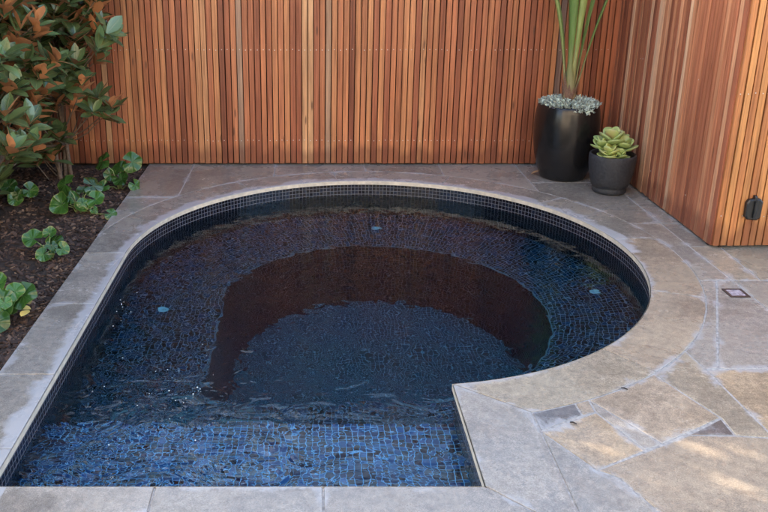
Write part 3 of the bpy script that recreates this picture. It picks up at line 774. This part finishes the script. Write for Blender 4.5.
def blade(b0, lean, az, L, W, bend, seed):
    random.seed(seed); m = MB(); m.cr = random.random(); n = 16
    d = Vector((math.cos(az) * math.sin(lean), math.sin(az) * math.sin(lean), math.cos(lean))); out = Vector((math.cos(az), math.sin(az), 0))
    s = Vector((-math.sin(az), math.cos(az), 0)); p = Vector(b0); rows = []
    for i in range(n + 1):
        f = i / n; w = W * (1.7 - 6.25 * f if f < .2 else .45 + .75 * min(1, (f - .2) / .35)) * (1 if f < .75 else max(.03, 1 - ((f - .75) / .25) ** 1.6))
        inn = s.cross(d).normalized()
        if inn.dot(out) > 0: inn = -inn
        ch = .55 - .25 * f
        rows.append([tuple(p + s * w * .5 * q + inn * w * ch * q * q * .6 + inn * (.006 if abs(q) < .9 else 0) * (1 - f) * 0) for q in (-1, -.5, 0, .5, 1)])
        lean2 = bend / n * (.2 + 1.8 * f); d = (Matrix.Rotation(lean2, 3, s) @ d) ; p = p + d * (L / n)
        if False: pass
    m.grid(rows); 
    o = m.build('blade', M_BLADE, t); sm = o.modifiers.new('thickness', 'SOLIDIFY'); sm.thickness = .004
bc = (P1[0] - .005, P1[1], .53)
for k, (lx, ly, lean, L, W, bend) in enumerate(((-.9, .1, 5.5, 1.45, .052, .55), (-.35, -.4, 2.6, 1.7, .078, .35), (.25, -.5, 1.5, 1.75, .075, .3), (.7, .1, 4.5, 1.65, .052, .4), (1.0, -.2, 9.5, 1.35, .045, .35), (.1, .9, 5, 1.6, .05, .5), (-.6, .7, 6, 1.3, .045, .6))):
    az = math.atan2(ly, lx); blade((bc[0] + .028 * math.cos(az), bc[1] + .028 * math.sin(az), bc[2]), rad(lean), az, L, W, bend, k)
M_FIB = mat_simple('dry_sheath', (.20, .12, .085), .85, .4, 90, .4)
fb = MB()
for k in range(11):
    a = k * .62; b0 = Vector((bc[0] + .03 * math.cos(a), bc[1] + .03 * math.sin(a), .53)); random.seed(k)
    leaf(fb, b0, (math.cos(a) * .22, math.sin(a) * .22, 1), (-math.cos(a), -math.sin(a), .2), random.uniform(.12, .30), .055, -.08, .3, (1, .95, .8, .6, .35, .05))
fb.build('dry_sheath', M_FIB, t)
# silver filler
M_SIL = mat_leaf('silver_leaf', (.50, .60, .54), (.48, .56, .52), .5)
r = random.Random(4); sl = MB(); random.seed(4)
for i in range(1500):
    a = r.uniform(0, 6.28); q = math.sqrt(r.random()) * .205
    if q < .05: continue
    z = .545 + .03 * math.cos(q * 8) + r.uniform(0, .022)
    c = Vector((P1[0] + q * math.cos(a), P1[1] + q * math.sin(a), z))
    if r.random() < .06 and math.sin(a) < 0: c = Vector((P1[0] + .05 + r.gauss(0, .035), P1[1] - .212 - .012, .56 - abs(r.gauss(0, .022))))
    d = Vector((math.cos(a) * .8, math.sin(a) * .8, 1.0)) + rand_dir(r) * .8
    leaf(sl, c, d, rand_dir(r), r.uniform(.018, .036), .013, .4, .4, (.6, 1, 1, .8, .1))
o = sl.build('silver_succulent', M_SIL); tag(o, 'pale silver succulent filling the rim of the tall black pot', 'plant')
# paddle leaved succulent
M_PAD = NT('paddle_leaf'); co = M_PAD.coord(); pc = M_PAD.mix(M_PAD.attr('rnd'), (.20, .33, .13), (.52, .58, .18))
pc = M_PAD.mix(M_PAD.ramp(M_PAD.noise(co, 18, 3), [(.45, (0, 0, 0)), (.75, (.6, .6, .6))]), pc, (.42, .44, .22))
pc = M_PAD.mix(M_PAD.ramp(M_PAD.noise(co, 9, 4), [(.55, (0, 0, 0)), (.75, (.5, .5, .5))]), pc, (.42, .20, .13))
M_PAD.set(Base_Color=pc, Roughness=.42, Specular_IOR_Level=.45, Subsurface_Weight=.0); M_PAD = M_PAD.m
t = empty('paddle_succulent', (P2[0], P2[1], .24), 'succulent with fat round green paddle leaves in the short pot', 'plant')
r = random.Random(12); st = MB()
heads = [((-.02, 0, .385), 1.12, 0), ((.06, -.03, .345), .9, 1), ((-.05, -.07, .31), .8, 2), ((.04, .05, .365), .95, 3), ((.02, -.085, .30), .6, 4), ((-.075, .02, .34), .85, 5)]
for (hx, hy, hz), sc_, hk in heads:
    c0 = Vector((P2[0] + hx, P2[1] + hy, hz)); st.tube([(P2[0] + hx * .5, P2[1] + hy * .5, .22), tuple(c0)], [.012, .010], 8)
    for k in range(9):
        lvl = k / 9; a = hk + k * 2.39996; tilt = rad(20 + 62 * (1 - lvl)); Rr = .060 * sc_ * (1.0 - .35 * lvl)
        out = Vector((math.cos(a), math.sin(a), 0)); d = out * math.sin(tilt) + Vector((0, 0, math.cos(tilt)))
        n = (Vector((0, 0, 1)) * math.sin(tilt) - out * math.cos(tilt)).normalized(); s = n.cross(d)
        root = c0 + Vector((0, 0, -.05 + .05 * lvl)); rows = []
        for q, th_ in ((.03, .012), (.5, .012), (.85, .009), (1.0, 0.0), (.85, -.009), (.5, -.010), (.03, -.010)):
            row = []
            for i in range(18):
                b_ = 2 * math.pi * i / 18; ex = Rr * q * (math.cos(b_)) * 1.05; ey = Rr * q * math.sin(b_) * (1.0 + .12 * math.cos(b_))
                row.append(tuple(root + d * (Rr * 1.05 + ex) + s * ey + n * (th_ * .7 * sc_ + .35 * (ex * ex + ey * ey) / Rr * .5)))
            rows.append(row)
        m = MB(); m.cr = min(1, .25 + .6 * lvl * r.random() + (.35 if hk == 2 else 0)); m.grid(rows, closed=True)
        m.build('paddle', M_PAD, t)
st.build('stem', M_PET, t)

# ------------------------------------------------------------------ gate hinge, drain
hx, hz = 2.514, .245; hy = 4.417 - .019
hm = MB()
pl = [(-.030, -.062), (.026, -.068), (.044, -.05), (.046, .042), (.030, .060), (.010, .062), (.008, .078), (-.006, .078), (-.008, .060), (-.034, .056), (-.046, .036), (-.044, -.046)]
n_ = len(pl); v = [(hx + a, hy - .001, hz + b) for a, b in pl] + [(hx + a, hy - .022, hz + b) for a, b in pl] + [(hx + a * .86, hy - .028, hz + b * .88) for a, b in pl]
fs = [(i, (i + 1) % n_, n_ + (i + 1) % n_, n_ + i) for i in range(n_)] + [(n_ + i, n_ + (i + 1) % n_, 2 * n_ + (i + 1) % n_, 2 * n_ + i) for i in range(n_)] + [tuple(range(2 * n_, 3 * n_))]
hm.add(v, fs); hm.tube([(hx + .002, hy - .034, hz - .05), (hx + .002, hy - .034, hz + .05)], .009, 12)
hm.build('hinge', M_BLACK, gt)
dr = empty('floor_drain', (2.147, 3.765, 0), 'small square drain with dark rim set in the paving before the gate', 'drain')
M_DF = mat_simple('drain_rim', (.045, .03, .028), .45, .1, 50, .4); M_DI = mat_simple('drain_insert', (.30, .27, .31), .5, .4, 70, .6)
m = MB(); q = .050; w_ = .013; zt = .0045
for a in ((-q, -q, q, -q + w_), (-q, q - w_, q, q), (-q, -q + w_, -q + w_, q - w_), (q - w_, -q + w_, q, q - w_)):
    m.box((2.147 + a[0], 3.765 + a[1], -.006), (2.147 + a[2], 3.765 + a[3], zt))
m.build('rim', M_DF, dr)
m = MB(); m.box((2.147 - q + w_, 3.765 - q + w_, -.006), (2.147 + q - w_, 3.765 + q - w_, .0028))
m.build('insert', M_DI, dr)

# ------------------------------------------------------------------ foam flecks on the water
M_FOAM = mat_simple('foam', (.75, .80, .85), .3)
r = random.Random(31); fm = MB()
spots = [(122, 300), (131, 299), (125, 304), (118, 318), (190, 392), (172, 372), (158, 368), (176, 400), (200, 398), (148, 395), (140, 350), (120, 352)]
for i in range(46):
    if i < 34: bx, by = r.choice(spots); bx += r.gauss(0, 6); by += r.gauss(0, 6)
    else: bx, by = r.uniform(70, 230), r.uniform(340, 475)
    p = G(bx, by, -.115); R_ = r.uniform(.0012, .0036)
    if p[0] < XLF + .03 + 0: continue
    fm.lathe([(R_, 0), (R_ * .9, R_ * .3), (R_ * .5, R_ * .6), (.0001, R_ * .7)], (p[0], p[1], -.1145), 8)
o = fm.build('foam', M_FOAM); o['kind'] = 'stuff'

# ------------------------------------------------------------------ unseen screen of leaves added to shade the court and shape its sun patches
M_HEDGE = mat_leaf('added_hedge_leaf', (.045, .085, .03), (.07, .11, .05), .35)
M_CORE = mat_simple('added_hedge_core', (.025, .035, .018), .9, .6, 12, .5)
HY0 = 2.75
hd = empty('added_hedge', (-3.3, 6, 0), 'unseen tall evergreen screen added beyond the garden bed to shade the court', 'added_hedge')
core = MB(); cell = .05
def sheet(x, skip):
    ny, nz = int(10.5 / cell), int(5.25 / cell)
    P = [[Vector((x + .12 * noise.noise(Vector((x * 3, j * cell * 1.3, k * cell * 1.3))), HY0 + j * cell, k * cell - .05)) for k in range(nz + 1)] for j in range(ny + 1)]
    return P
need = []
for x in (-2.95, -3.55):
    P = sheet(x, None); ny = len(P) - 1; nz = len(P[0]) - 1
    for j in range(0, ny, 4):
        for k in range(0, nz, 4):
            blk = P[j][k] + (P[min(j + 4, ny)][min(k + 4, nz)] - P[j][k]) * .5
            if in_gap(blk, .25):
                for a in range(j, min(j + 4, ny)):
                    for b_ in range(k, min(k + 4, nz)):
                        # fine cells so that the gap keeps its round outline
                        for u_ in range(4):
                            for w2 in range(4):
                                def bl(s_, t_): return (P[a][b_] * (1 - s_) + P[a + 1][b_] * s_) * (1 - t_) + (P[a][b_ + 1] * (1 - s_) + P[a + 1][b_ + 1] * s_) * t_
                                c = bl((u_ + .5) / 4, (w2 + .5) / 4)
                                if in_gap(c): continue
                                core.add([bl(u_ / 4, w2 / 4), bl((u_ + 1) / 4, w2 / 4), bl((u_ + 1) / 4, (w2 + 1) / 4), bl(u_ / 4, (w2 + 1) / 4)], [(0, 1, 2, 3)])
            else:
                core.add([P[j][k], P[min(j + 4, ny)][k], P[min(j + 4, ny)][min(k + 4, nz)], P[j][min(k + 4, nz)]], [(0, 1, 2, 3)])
core.build('sun_block_core', M_CORE, hd)
random.seed(2); r = random.Random(2); hl = MB()
for i in range(16000):
    if r.random() < .12: c = Vector((r.uniform(-3.7, -2.8), r.uniform(HY0, 13), 5.2 + r.uniform(-.05, .12))); o_ = Vector((0, 0, 1))
    else: c = Vector((-2.87 - r.uniform(-.06, .12), r.uniform(HY0, 13), r.uniform(0, 5.2))); o_ = Vector((1, 0, .3))
    if in_gap(c, .06): continue
    leaf(hl, c, o_ + rand_dir(r) * .8, Vector((0, 0, 1)) + rand_dir(r) * .4, r.uniform(.06, .11), .04, .3, .12, (.2, .9, 1, .1))
hl.build('foliage', M_HEDGE, hd)

# ------------------------------------------------------------------ unseen rendered building added behind the viewer to bounce warm light on the court
M_REND = mat_simple('cream_render', (.62, .54, .43), .85, .2, 20, .08)
M_TRIM = mat_simple('white_trim', (.75, .74, .72), .4, 0, 20, .05)
M_GLS = mat_simple('window_glass', (.02, .025, .03), .05, 0, 5, .2, .8)
hs = empty('added_house', (1, -2.6, 0), 'unseen cream building with windows and a glazed door, added to bounce warm light', 'added_house')
HYW = -2.55; ops = [(-2.2, -.4, .95, 2.2), (.8, 2.9, .02, 2.25), (4.2, 5.8, .95, 2.2), (-2.0, -.6, 3.5, 4.7), (3.0, 4.6, 3.5, 4.7)]
m = MB(); xs = sorted({-4.5, 7.5} | {o[0] for o in ops} | {o[1] for o in ops}); zs = sorted({-.05, 5.6} | {o[2] for o in ops} | {o[3] for o in ops})
for i in range(len(xs) - 1):
    for k in range(len(zs) - 1):
        cx2, cz2 = (xs[i] + xs[i + 1]) / 2, (zs[k] + zs[k + 1]) / 2
        if any(o[0] < cx2 < o[1] and o[2] < cz2 < o[3] for o in ops): continue
        m.add([(xs[i], HYW, zs[k]), (xs[i + 1], HYW, zs[k]), (xs[i + 1], HYW, zs[k + 1]), (xs[i], HYW, zs[k + 1])], [(3, 2, 1, 0)])
for x0, x1, z0, z1 in ops:
    m.add([(x0, HYW, z0), (x1, HYW, z0), (x1, HYW, z1), (x0, HYW, z1), (x0, HYW - .15, z0), (x1, HYW - .15, z0), (x1, HYW - .15, z1), (x0, HYW - .15, z1)], [(0, 1, 5, 4), (1, 2, 6, 5), (2, 3, 7, 6), (3, 0, 4, 7)])
m.box((-4.5, -8.5, -.05), (-4.49, HYW - .002, 5.6)); m.box((7.49, -8.5, -.05), (7.5, HYW - .002, 5.6)); m.box((-4.48, -8.5, -.05), (7.48, -8.49, 5.6))
m.build('wall', M_REND, hs)
for k, (x0, x1, z0, z1) in enumerate(ops):
    g2 = MB(); g2.box((x0, HYW - .12, z0), (x1, HYW - .11, z1)); gw = g2.build('glazed_door' if k == 1 else 'window', M_GLS, hs)
    fr = MB(); w2 = .05; ya, yb = HYW - .105, HYW - .06; mid = (x0 + x1) / 2
    for q in ((x0, z0, x0 + w2, z1), (x1 - w2, z0, x1, z1), (x0 + w2, z0, x1 - w2, z0 + w2), (x0 + w2, z1 - w2, x1 - w2, z1), (mid - .025, z0 + w2, mid + .025, z1 - w2)):
        fr.box((q[0], ya, q[1]), (q[2], yb, q[3]))
    fr.build('frame', M_TRIM, gw)
rf = MB(); rf.box((-4.9, -8.9, 5.605), (7.9, HYW + .35, 5.75)); rf.add([(-4.9, -8.9, 5.76), (7.9, -8.9, 5.76), (7.9, HYW + .35, 5.76), (-4.9, HYW + .35, 5.76), (-2, -5.5, 7.2), (5, -5.5, 7.2)], [(0, 1, 5, 4), (1, 2, 5), (2, 3, 4, 5), (3, 0, 4)])
rf.build('roof', mat_simple('roof_tile', (.16, .10, .08), .8, .3, 30, .3), hs)
